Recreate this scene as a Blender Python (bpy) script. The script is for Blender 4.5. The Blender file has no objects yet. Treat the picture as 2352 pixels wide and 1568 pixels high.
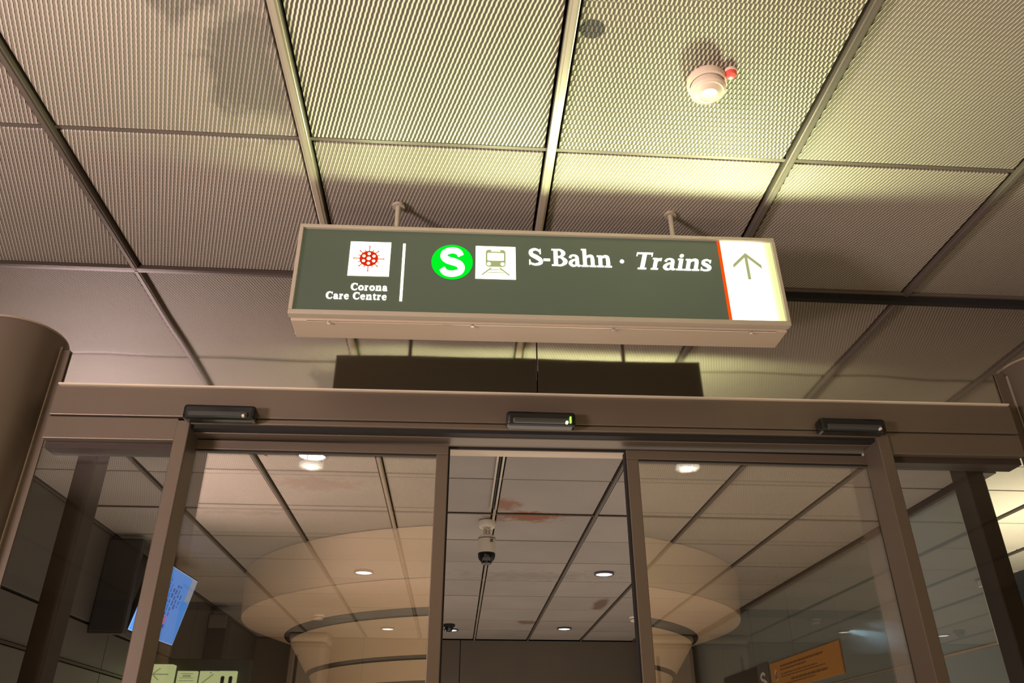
import bpy, bmesh, math, random
from mathutils import Vector, Matrix
random.seed(4)
SC = bpy.context.scene
COL = SC.collection
Z0 = 1.6                       # eye height; heights below are given relative to the eye
CEIL = 2.1                     # ceiling above the eye

# ------------------------------------------------------------------ camera, world, lights, exposure
cam_d = bpy.data.cameras.new('camera'); cam = bpy.data.objects.new('camera', cam_d); COL.objects.link(cam)
SC.camera = cam
cam_d.sensor_width = 36.0; cam_d.lens = 36.0*1816.47/2352; cam_d.clip_start = 0.02; cam_d.clip_end = 200
yaw, pitch, roll = 0.0654052, 0.503259, 0.000674
f = Vector((math.sin(yaw)*math.cos(pitch), math.cos(yaw)*math.cos(pitch), math.sin(pitch)))
r0 = Vector((math.cos(yaw), -math.sin(yaw), 0)); u0 = r0.cross(f)
r_ = r0*math.cos(roll)+u0*math.sin(roll); u_ = u0*math.cos(roll)-r0*math.sin(roll)
m = Matrix((r_, u_, -f)).transposed().to_4x4(); m.translation = Vector((0, 0, Z0))
cam.matrix_world = m

W = bpy.data.worlds.new('hall_ambient'); SC.world = W; W.use_nodes = True
bg = W.node_tree.nodes['Background']; bg.inputs[0].default_value = (1.0, 0.74, 0.50, 1); bg.inputs[1].default_value = 0.20

def area(name, loc, size, power, color, target, sy=None, spread=math.pi):
    d = bpy.data.lights.new(name, 'AREA'); d.energy = power; d.color = color
    d.shape = 'RECTANGLE' if sy else 'DISK'; d.size = size
    if sy: d.size_y = sy
    d.spread = spread
    o = bpy.data.objects.new(name, d); COL.objects.link(o)
    o.location = (loc[0], loc[1], loc[2]+Z0)
    t = Vector((target[0], target[1], target[2]+Z0))
    o.rotation_euler = (t-Vector(o.location)).to_track_quat('-Z', 'Y').to_euler()
    return o
def spot(name, loc, power, color, angle=110, blend=0.6, rad=0.08):
    d = bpy.data.lights.new(name, 'SPOT'); d.energy = power; d.color = color
    d.spot_size = math.radians(angle); d.spot_blend = blend; d.shadow_soft_size = rad
    o = bpy.data.objects.new(name, d); COL.objects.link(o); o.location = (loc[0], loc[1], loc[2]+Z0)
    return o
# uplight at the left behind the viewer washing the near ceiling
area('uplight_left', (-3.6, -0.6, 0.2), 0.9, 85, (1.0, 0.78, 0.80), (-1.5, 0.9, 2.1), 0.5, math.radians(95))
# added upward fill lamps, standing in for bounce off the hall and room floors
area('hall_bounce_fill', (0.4, -1.0, -1.5), 11.0, 135, (1.0, 0.80, 0.60), (0.4, -1.0, 2.0), 8.0)
area('room_bounce_fill', (0.3, 9.0, -1.5), 7.0, 245, (1.0, 0.84, 0.70), (0.3, 9.0, 2.0), 11.0)
# hall lamps behind the viewer that light the flared column
area('hall_lamp_left', (-1.9, 1.0, -0.6), 0.8, 28, (1.0, 0.80, 0.60), (-0.6, -1.8, 1.4), 0.5)
area('hall_lamp_right', (2.9, 1.0, -0.6), 0.8, 28, (1.0, 0.80, 0.60), (1.5, -1.8, 1.4), 0.5)
for i, x in enumerate((-2.0, 2.9)):
    spot('hall_downlight', (x, -0.4, 2.03), 60, (1.0, 0.82, 0.62))
# bright side passage on the right
area('passage_lamp', (5.4, 6.4, 0.4), 1.2, 95, (1.0, 0.92, 0.72), (5.6, 7.2, 2.1), 0.8)
SC.view_settings.view_transform = 'Standard'; SC.view_settings.look = 'None'
SC.view_settings.exposure = 0.0; SC.view_settings.gamma = 1.0; SC.view_settings.use_curve_mapping = False
SC.cycles.max_bounces = 8; SC.cycles.diffuse_bounces = 4; SC.cycles.glossy_bounces = 4; SC.cycles.transparent_max_bounces = 12
SC.cycles.use_denoising = True; SC.cycles.sample_clamp_indirect = 6.0; SC.cycles.caustics_reflective = False

# ------------------------------------------------------------------ node helpers
def newmat(name):
    mt = bpy.data.materials.new(name); mt.use_nodes = True
    nt = mt.node_tree; nt.nodes.clear()
    out = nt.nodes.new('ShaderNodeOutputMaterial')
    return mt, nt, out
def nd(nt, kind, **kw):
    n = nt.nodes.new(kind)
    for k, v in kw.items():
        if k.startswith('i_'): n.inputs[int(k[2:])].default_value = v
        else: setattr(n, k, v)
    return n
def mth(nt, op, a, b=None, c=None, clamp=False):
    n = nt.nodes.new('ShaderNodeMath'); n.operation = op; n.use_clamp = clamp
    for i, v in enumerate((a, b, c)):
        if v is None: continue
        if isinstance(v, (int, float)): n.inputs[i].default_value = v
        else: nt.links.new(v, n.inputs[i])
    return n.outputs[0]
def mixc(nt, fac, a, b):
    n = nt.nodes.new('ShaderNodeMix'); n.data_type = 'RGBA'
    for i, v in ((0, fac), (6, a), (7, b)):
        if isinstance(v, (int, float)): n.inputs[i].default_value = v
        elif isinstance(v, tuple): n.inputs[i].default_value = (*v, 1) if len(v) == 3 else v
        else: nt.links.new(v, n.inputs[i])
    return n.outputs[2]
def noise(nt, scale, detail=3, coord=None, rough=0.5):
    n = nt.nodes.new('ShaderNodeTexNoise'); n.inputs['Scale'].default_value = scale; n.inputs['Detail'].default_value = detail
    n.inputs['Roughness'].default_value = rough
    if coord is not None: nt.links.new(coord, n.inputs['Vector'])
    return n.outputs['Fac']
def simple(name, color, rough=0.5, metal=0.0, var=0.12, nscale=6.0, bump=0.0, spec=0.5, stretch=None):
    mt, nt, out = newmat(name)
    p = nd(nt, 'ShaderNodeBsdfPrincipled')
    tc = nd(nt, 'ShaderNodeTexCoord'); co = tc.outputs['Object']
    if stretch:
        mp = nd(nt, 'ShaderNodeMapping'); mp.inputs['Scale'].default_value = stretch
        nt.links.new(co, mp.inputs[0]); co = mp.outputs[0]
    nf = noise(nt, nscale, 4, co)
    a = tuple(c*(1-var) for c in color); b = tuple(min(1, c*(1+var)) for c in color)
    nt.links.new(mixc(nt, nf, a, b), p.inputs['Base Color'])
    p.inputs['Roughness'].default_value = rough; p.inputs['Metallic'].default_value = metal
    p.inputs['Specular IOR Level'].default_value = spec
    if bump:
        b_ = nd(nt, 'ShaderNodeBump'); b_.inputs['Strength'].default_value = bump; b_.inputs['Distance'].default_value = 0.002
        nt.links.new(nf, b_.inputs['Height']); nt.links.new(b_.outputs[0], p.inputs['Normal'])
    nt.links.new(p.outputs[0], out.inputs[0])
    return mt
def emit(name, color, strength, base=None):
    mt, nt, out = newmat(name)
    e = nd(nt, 'ShaderNodeEmission'); e.inputs[0].default_value = (*color, 1); e.inputs[1].default_value = strength
    if base:
        d = nd(nt, 'ShaderNodeBsdfPrincipled'); d.inputs['Base Color'].default_value = (*base, 1); d.inputs['Roughness'].default_value = 0.35
        s = nd(nt, 'ShaderNodeAddShader'); nt.links.new(d.outputs[0], s.inputs[0]); nt.links.new(e.outputs[0], s.inputs[1])
        nt.links.new(s.outputs[0], out.inputs[0])
    else: nt.links.new(e.outputs[0], out.inputs[0])
    return mt

# expanded metal ceiling: staggered lozenge openings 15 x 46 mm between metal strands
def mesh_metal(name, wa, wb, metal=(0.50, 0.44, 0.36), hole=(0.22, 0.19, 0.15), stains=(), greys=(), bstr=1.0):
    mt, nt, out = newmat(name)
    tc = nd(nt, 'ShaderNodeTexCoord'); sx = nd(nt, 'ShaderNodeSeparateXYZ'); nt.links.new(tc.outputs['Object'], sx.inputs[0])
    X, Y = sx.outputs[0], sx.outputs[1]
    S, L = 0.0150, 0.046
    xs = mth(nt, 'MULTIPLY', X, 2*math.pi/S); ys = mth(nt, 'MULTIPLY', Y, 2*math.pi/L)
    ca = mth(nt, 'COSINE', mth(nt, 'ADD', xs, ys)); cb = mth(nt, 'COSINE', mth(nt, 'SUBTRACT', xs, ys))
    v = mth(nt, 'ADD', mth(nt, 'MULTIPLY', ca, wa), mth(nt, 'MULTIPLY', cb, wb))
    h = mth(nt, 'MULTIPLY_ADD', v, 1.1, 0.40, clamp=True)          # 1 on a strand, 0 in an opening
    geo = nd(nt, 'ShaderNodeNewGeometry')
    oi = nd(nt, 'ShaderNodeObjectInfo')
    nz = noise(nt, 1.3, 4, geo.outputs['Position'])
    tone = mth(nt, 'ADD', mth(nt, 'MULTIPLY', nz, 0.35), mth(nt, 'MULTIPLY', oi.outputs['Random'], 0.16))
    tone = mth(nt, 'ADD', tone, 0.74)
    strand = mixc(nt, tone, (0, 0, 0), metal); 
    n = nt.nodes.new('ShaderNodeVectorMath'); n.operation = 'SCALE'; n.inputs[0].default_value = metal; nt.links.new(tone, n.inputs['Scale'])
    strand = n.outputs[0]
    sp = nd(nt, 'ShaderNodeSeparateXYZ'); nt.links.new(geo.outputs['Position'], sp.inputs[0])
    wn = noise(nt, 7.0, 5, geo.outputs['Position'], 0.65)
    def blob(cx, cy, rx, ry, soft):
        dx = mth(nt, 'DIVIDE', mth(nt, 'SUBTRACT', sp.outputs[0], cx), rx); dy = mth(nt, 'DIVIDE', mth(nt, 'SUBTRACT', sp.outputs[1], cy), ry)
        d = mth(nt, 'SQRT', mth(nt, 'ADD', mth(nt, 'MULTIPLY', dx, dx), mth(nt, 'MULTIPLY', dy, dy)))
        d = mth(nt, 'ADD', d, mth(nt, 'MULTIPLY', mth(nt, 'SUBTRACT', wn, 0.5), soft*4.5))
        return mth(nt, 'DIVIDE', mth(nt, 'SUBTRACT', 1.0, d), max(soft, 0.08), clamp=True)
    col = strand
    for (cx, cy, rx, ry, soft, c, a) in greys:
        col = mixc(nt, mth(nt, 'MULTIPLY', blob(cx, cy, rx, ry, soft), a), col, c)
    for (cx, cy, rx, ry, soft, c, a) in stains:
        col = mixc(nt, mth(nt, 'MULTIPLY', blob(cx, cy, rx, ry, soft), a), col, c)
    mul = nt.nodes.new('ShaderNodeVectorMath'); mul.operation = 'MULTIPLY'; nt.links.new(col, mul.inputs[0])
    mul.inputs[1].default_value = tuple(a/b for a, b in zip(hole, metal))
    col = mixc(nt, h, mul.outputs[0], col)
    p = nd(nt, 'ShaderNodeBsdfPrincipled'); nt.links.new(col, p.inputs['Base Color'])
    p.inputs['Roughness'].default_value = 0.55; p.inputs['Specular IOR Level'].default_value = 0.3
    b = nd(nt, 'ShaderNodeBump'); b.inputs['Strength'].default_value = bstr; b.inputs['Distance'].default_value = 0.007
    nt.links.new(h, b.inputs['Height']); nt.links.new(b.outputs[0], p.inputs['Normal'])
    nt.links.new(p.outputs[0], out.inputs[0])
    return mt
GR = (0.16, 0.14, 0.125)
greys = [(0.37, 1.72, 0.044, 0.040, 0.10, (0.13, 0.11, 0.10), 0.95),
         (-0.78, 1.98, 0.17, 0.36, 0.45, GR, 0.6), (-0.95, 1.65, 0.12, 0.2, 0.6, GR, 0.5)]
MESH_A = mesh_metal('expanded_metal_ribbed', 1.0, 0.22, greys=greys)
MESH_C = mesh_metal('expanded_metal_ribbed_lit', 1.0, 0.26, metal=(0.70, 0.63, 0.50), hole=(0.07, 0.06, 0.045), greys=greys)  # contrast from the sign's light is painted into strand and hole colours
MESH_B = mesh_metal('expanded_metal_lozenge_lit', 0.80, 0.62, metal=(0.64, 0.57, 0.45), hole=(0.10, 0.085, 0.065), greys=greys)  # lozenge pattern, also with the sign-light contrast painted in
RU = (0.27, 0.095, 0.035)
rust = [(-1.18, 6.34, 0.42, 0.19, 0.5, RU, 0.75), (0.62, 7.15, 0.40, 0.19, 0.5, RU, 1.0), (0.40, 6.80, 0.14, 0.2, 0.6, RU, 0.8),
        (1.97, 11.3, 0.11, 0.5, 0.35, (0.14, 0.06, 0.03), 0.75), (1.08, 12.85, 0.2, 0.2, 0.4, (0.16, 0.07, 0.04), 0.7), (-1.9, 7.2, 0.5, 0.09, 0.7, (0.12, 0.08, 0.06), 0.6),
        (0.9, 9.6, 1.1, 0.35, 0.8, (0.18, 0.15, 0.14), 0.4)]
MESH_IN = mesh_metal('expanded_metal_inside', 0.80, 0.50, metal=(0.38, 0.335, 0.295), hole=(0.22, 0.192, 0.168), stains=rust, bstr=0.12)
MESH_IN2 = mesh_metal('expanded_metal_passage', 0.5, 0.5, metal=(0.70, 0.64, 0.52), hole=(0.52, 0.47, 0.38), bstr=0.1)

RAIL_L = simple('rail_light_metal', (0.52, 0.46, 0.36), 0.32, 0.5, nscale=3)
RAIL_D = simple('rail_dark_metal', (0.13, 0.105, 0.085), 0.5, 0.2, nscale=3)
BLACK = simple('plenum_black', (0.012, 0.011, 0.010), 0.9)
BRONZE = simple('bronze_aluminium', (0.19, 0.152, 0.11), 0.40, 0.45, var=0.10, nscale=2.5)
BRONZE_L = simple('bronze_trim_light', (0.48, 0.38, 0.27), 0.35, 0.4)
BRONZE_D = simple('dark_bronze', (0.065, 0.048, 0.036), 0.45, 0.3)
GASKET = simple('black_gasket', (0.012, 0.010, 0.008), 0.7)
CREAM = simple('cream_enamel', (0.52, 0.42, 0.31), 0.4, 0.0, var=0.05, nscale=5, stretch=(0.3, 3, 3))
CREAM_F = simple('cream_enamel_frame', (0.42, 0.37, 0.28), 0.4, 0.0, var=0.05)
WHITE = simple('white_plastic', (0.78, 0.72, 0.60), 0.4, var=0.03)
PINKWHITE = simple('off_white_plastic', (0.80, 0.66, 0.52), 0.45, var=0.04)
RED = simple('red_plastic', (0.85, 0.10, 0.08), 0.35, var=0.05)
DARKGLOSS = simple('black_gloss_plastic', (0.010, 0.012, 0.010), 0.12, var=0.2)
CHROME = simple('chrome', (0.75, 0.72, 0.66), 0.2, 1.0)
DRUM = simple('beige_enamel_cladding', (0.66, 0.50, 0.36), 0.55, var=0.05, nscale=2)
DRUM_BAND = simple('grey_steel_band', (0.16, 0.15, 0.13), 0.25, 0.7)
SIGNBACK = simple('sign_back_dark', (0.46, 0.44, 0.31), 0.7, var=0.06)
FLOORM = simple('floor_stone', (0.42, 0.38, 0.33), 0.5, nscale=3)
WALL_L = simple('wall_panel_dark', (0.10, 0.088, 0.075), 0.45, var=0.10, nscale=1.2)
WALL_B = simple('wall_panel_brown', (0.12, 0.095, 0.07), 0.55, var=0.12, nscale=1.5)
NAVY = simple('dark_navy_wall', (0.03, 0.032, 0.04), 0.35)
BEIGE = simple('beige_pillar', (0.42, 0.34, 0.25), 0.5, var=0.08)
POSTER = simple('orange_poster', (0.62, 0.27, 0.055), 0.4, var=0.06)
POSTER_T = simple('poster_print_brown', (0.20, 0.085, 0.02), 0.6)

def glass(name, refl, tint, rough=0.0, bump=0.0, solid=None, body=None):
    mt, nt, out = newmat(name)
    g = nd(nt, 'ShaderNodeBsdfGlossy'); g.inputs['Roughness'].default_value = rough; g.inputs[0].default_value = (1, 0.97, 0.92, 1)
    if solid: t = nd(nt, 'ShaderNodeBsdfDiffuse'); t.inputs[0].default_value = (*solid, 1)
    else: t = nd(nt, 'ShaderNodeBsdfTransparent'); t.inputs[0].default_value = (*tint, 1)
    if body:
        dd = nd(nt, 'ShaderNodeBsdfDiffuse'); dd.inputs[0].default_value = (*body, 1)
        m2 = nd(nt, 'ShaderNodeMixShader'); m2.inputs[0].default_value = 0.55
        nt.links.new(t.outputs[0], m2.inputs[1]); nt.links.new(dd.outputs[0], m2.inputs[2]); t = m2
    lw = nd(nt, 'ShaderNodeFresnel'); lw.inputs[0].default_value = 1.45
    fac = mth(nt, 'MULTIPLY_ADD', lw.outputs[0], 0.6, refl, clamp=True)
    mx = nd(nt, 'ShaderNodeMixShader'); nt.links.new(fac, mx.inputs[0]); nt.links.new(t.outputs[0], mx.inputs[1]); nt.links.new(g.outputs[0], mx.inputs[2])
    if bump:
        tc = nd(nt, 'ShaderNodeTexCoord'); nf = noise(nt, 1.7, 1, tc.outputs['Object'])
        b = nd(nt, 'ShaderNodeBump'); b.inputs['Strength'].default_value = bump; b.inputs['Distance'].default_value = 0.01
        nt.links.new(nf, b.inputs['Height']); nt.links.new(b.outputs[0], g.inputs['Normal'])
    nt.links.new(mx.outputs[0], out.inputs[0])
    return mt
PANE = glass('coated_door_glass', 0.30, (0.97, 0.96, 0.93))
MIRROR = glass('dark_transom_glass', 0.62, (1, 1, 1), 0.055, 0.30, solid=(0.05, 0.035, 0.02))
WALLGLASS = glass('dark_wall_glass', 0.20, (0.45, 0.50, 0.48), 0.01, body=(0.46, 0.53, 0.50))

# ------------------------------------------------------------------ mesh helpers (all heights relative to the eye)
def finish(bm, name, mat, parent=None, smooth=False, zo=True, loc=None):
    me = bpy.data.meshes.new(name); bm.to_mesh(me); bm.free()
    me.materials.append(mat)
    if smooth:
        for p in me.polygons: p.use_smooth = True
    o = bpy.data.objects.new(name, me); COL.objects.link(o)
    if parent is not None: o.parent = parent
    return o
def pos(p, parent_loc): return Vector(p)-Vector(parent_loc)
def addbox(bm, x0, x1, y0, y1, z0, z1, bev=0.0):
    c = Vector(((x0+x1)/2, (y0+y1)/2, (z0+z1)/2)); s = (abs(x1-x0), abs(y1-y0), abs(z1-z0))
    r = bmesh.ops.create_cube(bm, size=1.0); vs = r['verts']
    for v in vs: v.co = Vector((v.co.x*s[0], v.co.y*s[1], v.co.z*s[2]))+c
    if bev:
        es = list({e for v in vs for e in v.link_edges})
        bmesh.ops.bevel(bm, geom=es, offset=bev, segments=2, profile=0.5, affect='EDGES', clamp_overlap=True)
def addcyl(bm, c, r, h, seg=24, axis='z', r2=None):
    q = bmesh.ops.create_cone(bm, cap_ends=True, segments=seg, radius1=r, radius2=r if r2 is None else r2, depth=h)
    M = {'z': Matrix.Identity(3), 'y': Matrix.Rotation(math.pi/2, 3, 'X'), 'x': Matrix.Rotation(math.pi/2, 3, 'Y')}[axis]
    for v in q['verts']: v.co = M @ v.co + Vector(c)
def addlathe(bm, prof, c=(0, 0, 0), seg=48):
    rings = []
    for (r, z) in prof:
        if r < 1e-5: rings.append([bm.verts.new((c[0], c[1], c[2]+z))])
        else: rings.append([bm.verts.new((c[0]+r*math.cos(2*math.pi*i/seg), c[1]+r*math.sin(2*math.pi*i/seg), c[2]+z)) for i in range(seg)])
    for a, b in zip(rings, rings[1:]):
        for i in range(seg):
            j = (i+1) % seg
            if len(a) == 1 and len(b) == 1: continue
            if len(a) == 1: bm.faces.new((a[0], b[j], b[i]))
            elif len(b) == 1: bm.faces.new((a[i], a[j], b[0]))
            else: bm.faces.new((a[i], a[j], b[j], b[i]))
    bmesh.ops.recalc_face_normals(bm, faces=bm.faces)
class B:
    """collects shapes in world coordinates; build() places them under a parent"""
    def __init__(s): s.bm = bmesh.new()
    def box(s, *a, bev=0.0): addbox(s.bm, *a, bev=bev); return s
    def cyl(s, *a, **k): addcyl(s.bm, *a, **k); return s
    def lathe(s, *a, **k): addlathe(s.bm, *a, **k); return s
    def build(s, name, mat, parent=None, smooth=False, origin=None):
        org = Vector(parent['org']) if parent is not None and 'org' in parent.keys() else Vector((0, 0, 0))
        if parent is None:
            org = Vector(origin) if origin else Vector((0, 0, 0))
        sub = Vector(origin)-org if (parent is not None and origin) else Vector((0, 0, 0))
        for v in s.bm.verts: v.co -= org+sub
        o = finish(s.bm, name, mat, parent, smooth)
        if parent is None: o.location = (org.x, org.y, org.z+Z0)
        else: o.location = sub
        o['org'] = tuple(org+sub)
        return o
def auto_smooth(o):
    for p in o.data.polygons: p.use_smooth = True
    o.data.set_sharp_from_angle(angle=math.radians(35))
    return o
def tag(o, label=None, cat=None, group=None, kind=None):
    if label: o['label'] = label
    if cat: o['category'] = cat
    if group: o['group'] = group
    if kind: o['kind'] = kind
    return o
def thing(name, org, label, cat, group=None, kind=None):
    o = bpy.data.objects.new(name, None); COL.objects.link(o); o.empty_display_size = 0.1
    o.location = (org[0], org[1], org[2]+Z0); o['org'] = tuple(org)
    return tag(o, label, cat, group, kind)
def piece(mesh, name, parent, loc):
    o = bpy.data.objects.new(name, mesh); COL.objects.link(o); o.parent = parent
    o.location = Vector(loc)-Vector(parent['org'])
    return o

# ------------------------------------------------------------------ the setting
fl = B().box(-8, 9, -8, 16, -1.75, -1.6).build('floor', FLOORM); tag(fl, kind='structure')
ceiling = B().box(-7, 8.2, -7, 15, CEIL+0.10, CEIL+0.16).build('ceiling', BLACK, origin=(0, 0, CEIL)); tag(ceiling, kind='structure')
PITCH = 0.9327
def railx(k): return -1.5648+PITCH*k            # k = 0 is the leftmost rail crossing the top of the view
def panel_mesh(w, d, mat, name):
    bm = bmesh.new(); t = 0.03; g = 0.013
    addbox(bm, -w/2+g, w/2-g, -d/2+g, d/2-g, 0, t, bev=0.003)
    me = bpy.data.meshes.new(name); bm.to_mesh(me); bm.free(); me.materials.append(mat); return me
YF = [3.2068-0.915*j for j in range(0, 10)]
YI = [3.30+0.941*j for j in range(0, 13)]
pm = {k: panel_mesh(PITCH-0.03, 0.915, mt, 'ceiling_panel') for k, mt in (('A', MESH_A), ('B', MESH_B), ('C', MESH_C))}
pin = panel_mesh(PITCH-0.03, 0.941, MESH_IN, 'ceiling_panel')
pps = panel_mesh(PITCH-0.03, 0.941, MESH_IN2, 'ceiling_panel')
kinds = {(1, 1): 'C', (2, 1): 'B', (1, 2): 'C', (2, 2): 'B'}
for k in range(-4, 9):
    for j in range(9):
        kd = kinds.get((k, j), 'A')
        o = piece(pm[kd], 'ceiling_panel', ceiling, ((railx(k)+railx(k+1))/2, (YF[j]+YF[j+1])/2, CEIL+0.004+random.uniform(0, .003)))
for k in range(-2, 6):
    for j in range(12):
        o = piece(pin, 'ceiling_panel', ceiling, ((railx(k)+railx(k+1))/2, (YI[j]+YI[j+1])/2, CEIL+0.004+random.uniform(0, .004)))
for k in range(6, 9):
    for j in range(8):
        o = piece(pps, 'ceiling_panel', ceiling, ((railx(k)+railx(k+1))/2, (YI[j]+YI[j+1])/2, CEIL+0.004))
def rail_mesh(y0, y1, mat, w=0.030):
    bm = bmesh.new(); addbox(bm, -w/2, w/2, y0, y1, -0.012, 0.035, bev=0.003)
    addbox(bm, -w*0.22, w*0.22, y0, y1, -0.016, -0.010)
    me = bpy.data.meshes.new('ceiling_rail'); bm.to_mesh(me); bm.free(); me.materials.append(mat); return me
rl = rail_mesh(-5.0, 3.2, RAIL_L, 0.034); rd = rail_mesh(-5.0, 3.2, RAIL_D, 0.030); ri = rail_mesh(3.3, 14.6, RAIL_D, 0.026)
for k in range(-4, 10):
    o = piece(rl if k in (1, 2) else rd, 'ceiling_rail', ceiling, (railx(k), 0, CEIL))
    if k in (1, 2): o['label'] = 'pale metal ceiling rail'
for k in range(-2, 10):
    if k == 2:
        o = piece(rail_mesh(6.9, 14.6, RAIL_L, 0.024), 'ceiling_rail', ceiling, (railx(k), 0, CEIL)); continue
    piece(ri, 'ceiling_rail', ceiling, (railx(k), 0, CEIL))
cr = bmesh.new(); addbox(cr, -6.2, 7.6, -0.008, 0.008, 0.010, 0.03)
crm = bpy.data.meshes.new('cross_rail'); cr.to_mesh(crm); cr.free(); crm.materials.append(RAIL_D)
for y in YF[1:]+YI[1:12]:
    piece(crm, 'cross_rail', ceiling, (0, y, CEIL))
B().box(-3.43, 4.03, YI[4]-0.013, YI[4]+0.013, CEIL-0.004, CEIL+0.03).build('expansion_joint', BRONZE_D, ceiling)
# double track of the slot above the opening
for dx in (-0.023, 0.023):
    B().box(0.283+dx-0.008, 0.283+dx+0.008, 3.35, 6.88, CEIL-0.02, CEIL+0.03).build('slot_track', RAIL_L, ceiling)
B().box(0.277, 0.289, 3.35, 6.88, CEIL-0.004, CEIL+0.03).build('slot', GASKET, ceiling)

# front wall: two tall dark glass transom panes and their neighbours
wf = B().box(-6.2, 7.6, 3.235, 3.275, 1.45, CEIL+0.1).build('wall_front', BLACK, origin=(0, 3.22, 1.45)); tag(wf, kind='structure')
for (a, b_) in ((-6.2, -2.7), (-2.7, 0.325), (0.325, 3.5), (3.5, 7.6)):
    bmx = B().box(a+0.002, b_-0.002, 3.207, 3.225, 1.43, CEIL-0.012, bev=0.0015)
    bmx.build('transom_pane', MIRROR, wf)
B().box(-6.2, 1.25, 3.190, 3.235, CEIL-0.014, CEIL+0.004).build('top_rail', BRONZE_D, wf)
B().box(1.25, 7.6, 3.175, 3.190, CEIL-0.012, CEIL+0.004, bev=0.002).build('top_rail', BRONZE, wf)
B().box(1.25, 7.6, 3.190, 3.235, CEIL-0.045, CEIL+0.004).build('shadow_gap', BLACK, wf)

# walls of the room behind the door
def wall_panels(root, mat, segs, rows, plane, thick, axis='x'):
    for i, (a, b_) in enumerate(zip(segs, segs[1:])):
        for (z0, z1) in rows:
            q = B()
            if axis == 'x': q.box(plane, plane+thick, a+0.006, b_-0.006, z0+0.008, z1-0.008, bev=0.003)
            else: q.box(a+0.006, b_-0.006, plane, plane+thick, z0+0.008, z1-0.008, bev=0.003)
            q.build('wall_panel', mat, root)
wl = B().box(-3.62, -3.47, 3.3, 14.7, -1.6, CEIL+0.05).build('wall_left', BLACK, origin=(-3.45, 3.3, -1.6)); tag(wl, kind='structure')
wall_panels(wl, WALL_L, [3.3, 5.9, 8.5, 11.1, 14.6], [(-1.6, -0.3), (-0.3, 0.885), (0.905, 1.25), (1.26, CEIL)], -3.47, 0.03)
B().box(-3.48, -3.425, 3.3, 14.6, 0.885, 0.905).build('shadow_joint', BRONZE_D, wl)
B().box(-3.46, -3.42, 3.3, 14.6, CEIL-0.02, CEIL+0.0).build('edge_trim', BRONZE_D, wl)
wb = B().box(-3.6, 4.2, 14.66, 14.8, -1.6, CEIL+0.05).build('wall_back', BLACK, origin=(0, 14.66, -1.6)); tag(wb, kind='structure')
wall_panels(wb, WALL_B, [-3.45, -1.6, 0.06, 4.03], [(-1.6, CEIL)], 14.62, 0.03, 'y')
# right: glazed wall of dark glass
wr = B().box(3.99, 4.09, 5.55, 14.6, CEIL-0.055, CEIL).build('wall_right', BRONZE_D, origin=(4.04, 5.55, -1.6)); tag(wr, kind='structure')
js = [5.62, 5.975, 7.19, 8.54, 9.83, 11.2, 12.55, 14.6]
for a, b_ in zip(js, js[1:]):
    B().box(4.03, 4.042, a+0.006, b_-0.006, 0.885, CEIL-0.055).build('glass_pane', WALLGLASS, wr)
    B().box(4.03, 4.042, a+0.006, b_-0.006, -1.6, 0.865).build('glass_pane', WALLGLASS, wr)
B().box(4.022, 4.05, 5.62, 14.6, 0.868, 0.882).build('glazing_rail', BRONZE_L, wr)
B().box(4.015, 4.055, 5.965, 5.985, 0.868, CEIL-0.08).build('glass_edge', simple('glass_edge_light', (0.55, 0.58, 0.48), 0.3), wr)
B().box(4.0, 4.03, 5.94, 6.01, 1.28, 1.33, bev=.004).build('glass_clamp', CHROME, wr)
wr2 = B().box(6.51, 6.65, 3.3, 14.6, -1.6, CEIL+0.05).build('wall_passage', NAVY, origin=(6.51, 3.3, -1.6)); tag(wr2, kind='structure')
wp = B().box(4.1, 6.51, 12.6, 12.7, -1.6, CEIL+0.05).build('wall_passage_end', NAVY, origin=(5, 12.6, -1.6)); tag(wp, kind='structure')

wh = B().box(-6.5, 7.6, -6.4, -6.2, -1.6, CEIL+0.1).build('wall_hall_back', WALL_B, origin=(0, -6.3, -1.6)); tag(wh, kind='structure')
wh = B().box(-6.3, -6.1, -6.2, 3.25, -1.6, CEIL+0.1).build('wall_hall_left', WALL_B, origin=(-6.2, 0, -1.6)); tag(wh, kind='structure')
wh = B().box(7.4, 7.6, -6.2, 3.25, -1.6, CEIL+0.1).build('wall_hall_right', WALL_B, origin=(7.5, 0, -1.6)); tag(wh, kind='structure')
# flared round column of the hall behind the viewer (seen mirrored in the door glass)
cc = (0.44, -3.97)
fc = thing('flared_column', (cc[0], cc[1], -1.6), 'wide beige column flaring up to the ceiling in the hall opposite the doors', 'column')
prof = [(2.05, -1.6), (2.06, 0.80), (2.08, 0.84), (2.18, 1.02), (2.22, 1.06), (2.44, 1.385), (2.52, 1.455), (3.03, 1.62), (3.03, 1.624), (3.06, CEIL-0.002)]
def seg_cl(z0, z1, r0_, r1_):
    q = B(); q.lathe([(r0_, z0), (r1_, z1)], (cc[0], cc[1], 0), seg=96)
    return q
for a, b_ in zip(prof[0::2], prof[1::2]):
    o = seg_cl(a[1], b_[1], a[0], b_[0]).build('cladding', DRUM, fc, smooth=True)
for a, b_ in zip(prof[1::2], prof[2::2]):
    o = seg_cl(a[1], b_[1], a[0]-0.02, b_[0]-0.02).build('joint_band', DRUM_BAND, fc, smooth=True)
    o['label'] = 'dark steel joint band'

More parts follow.
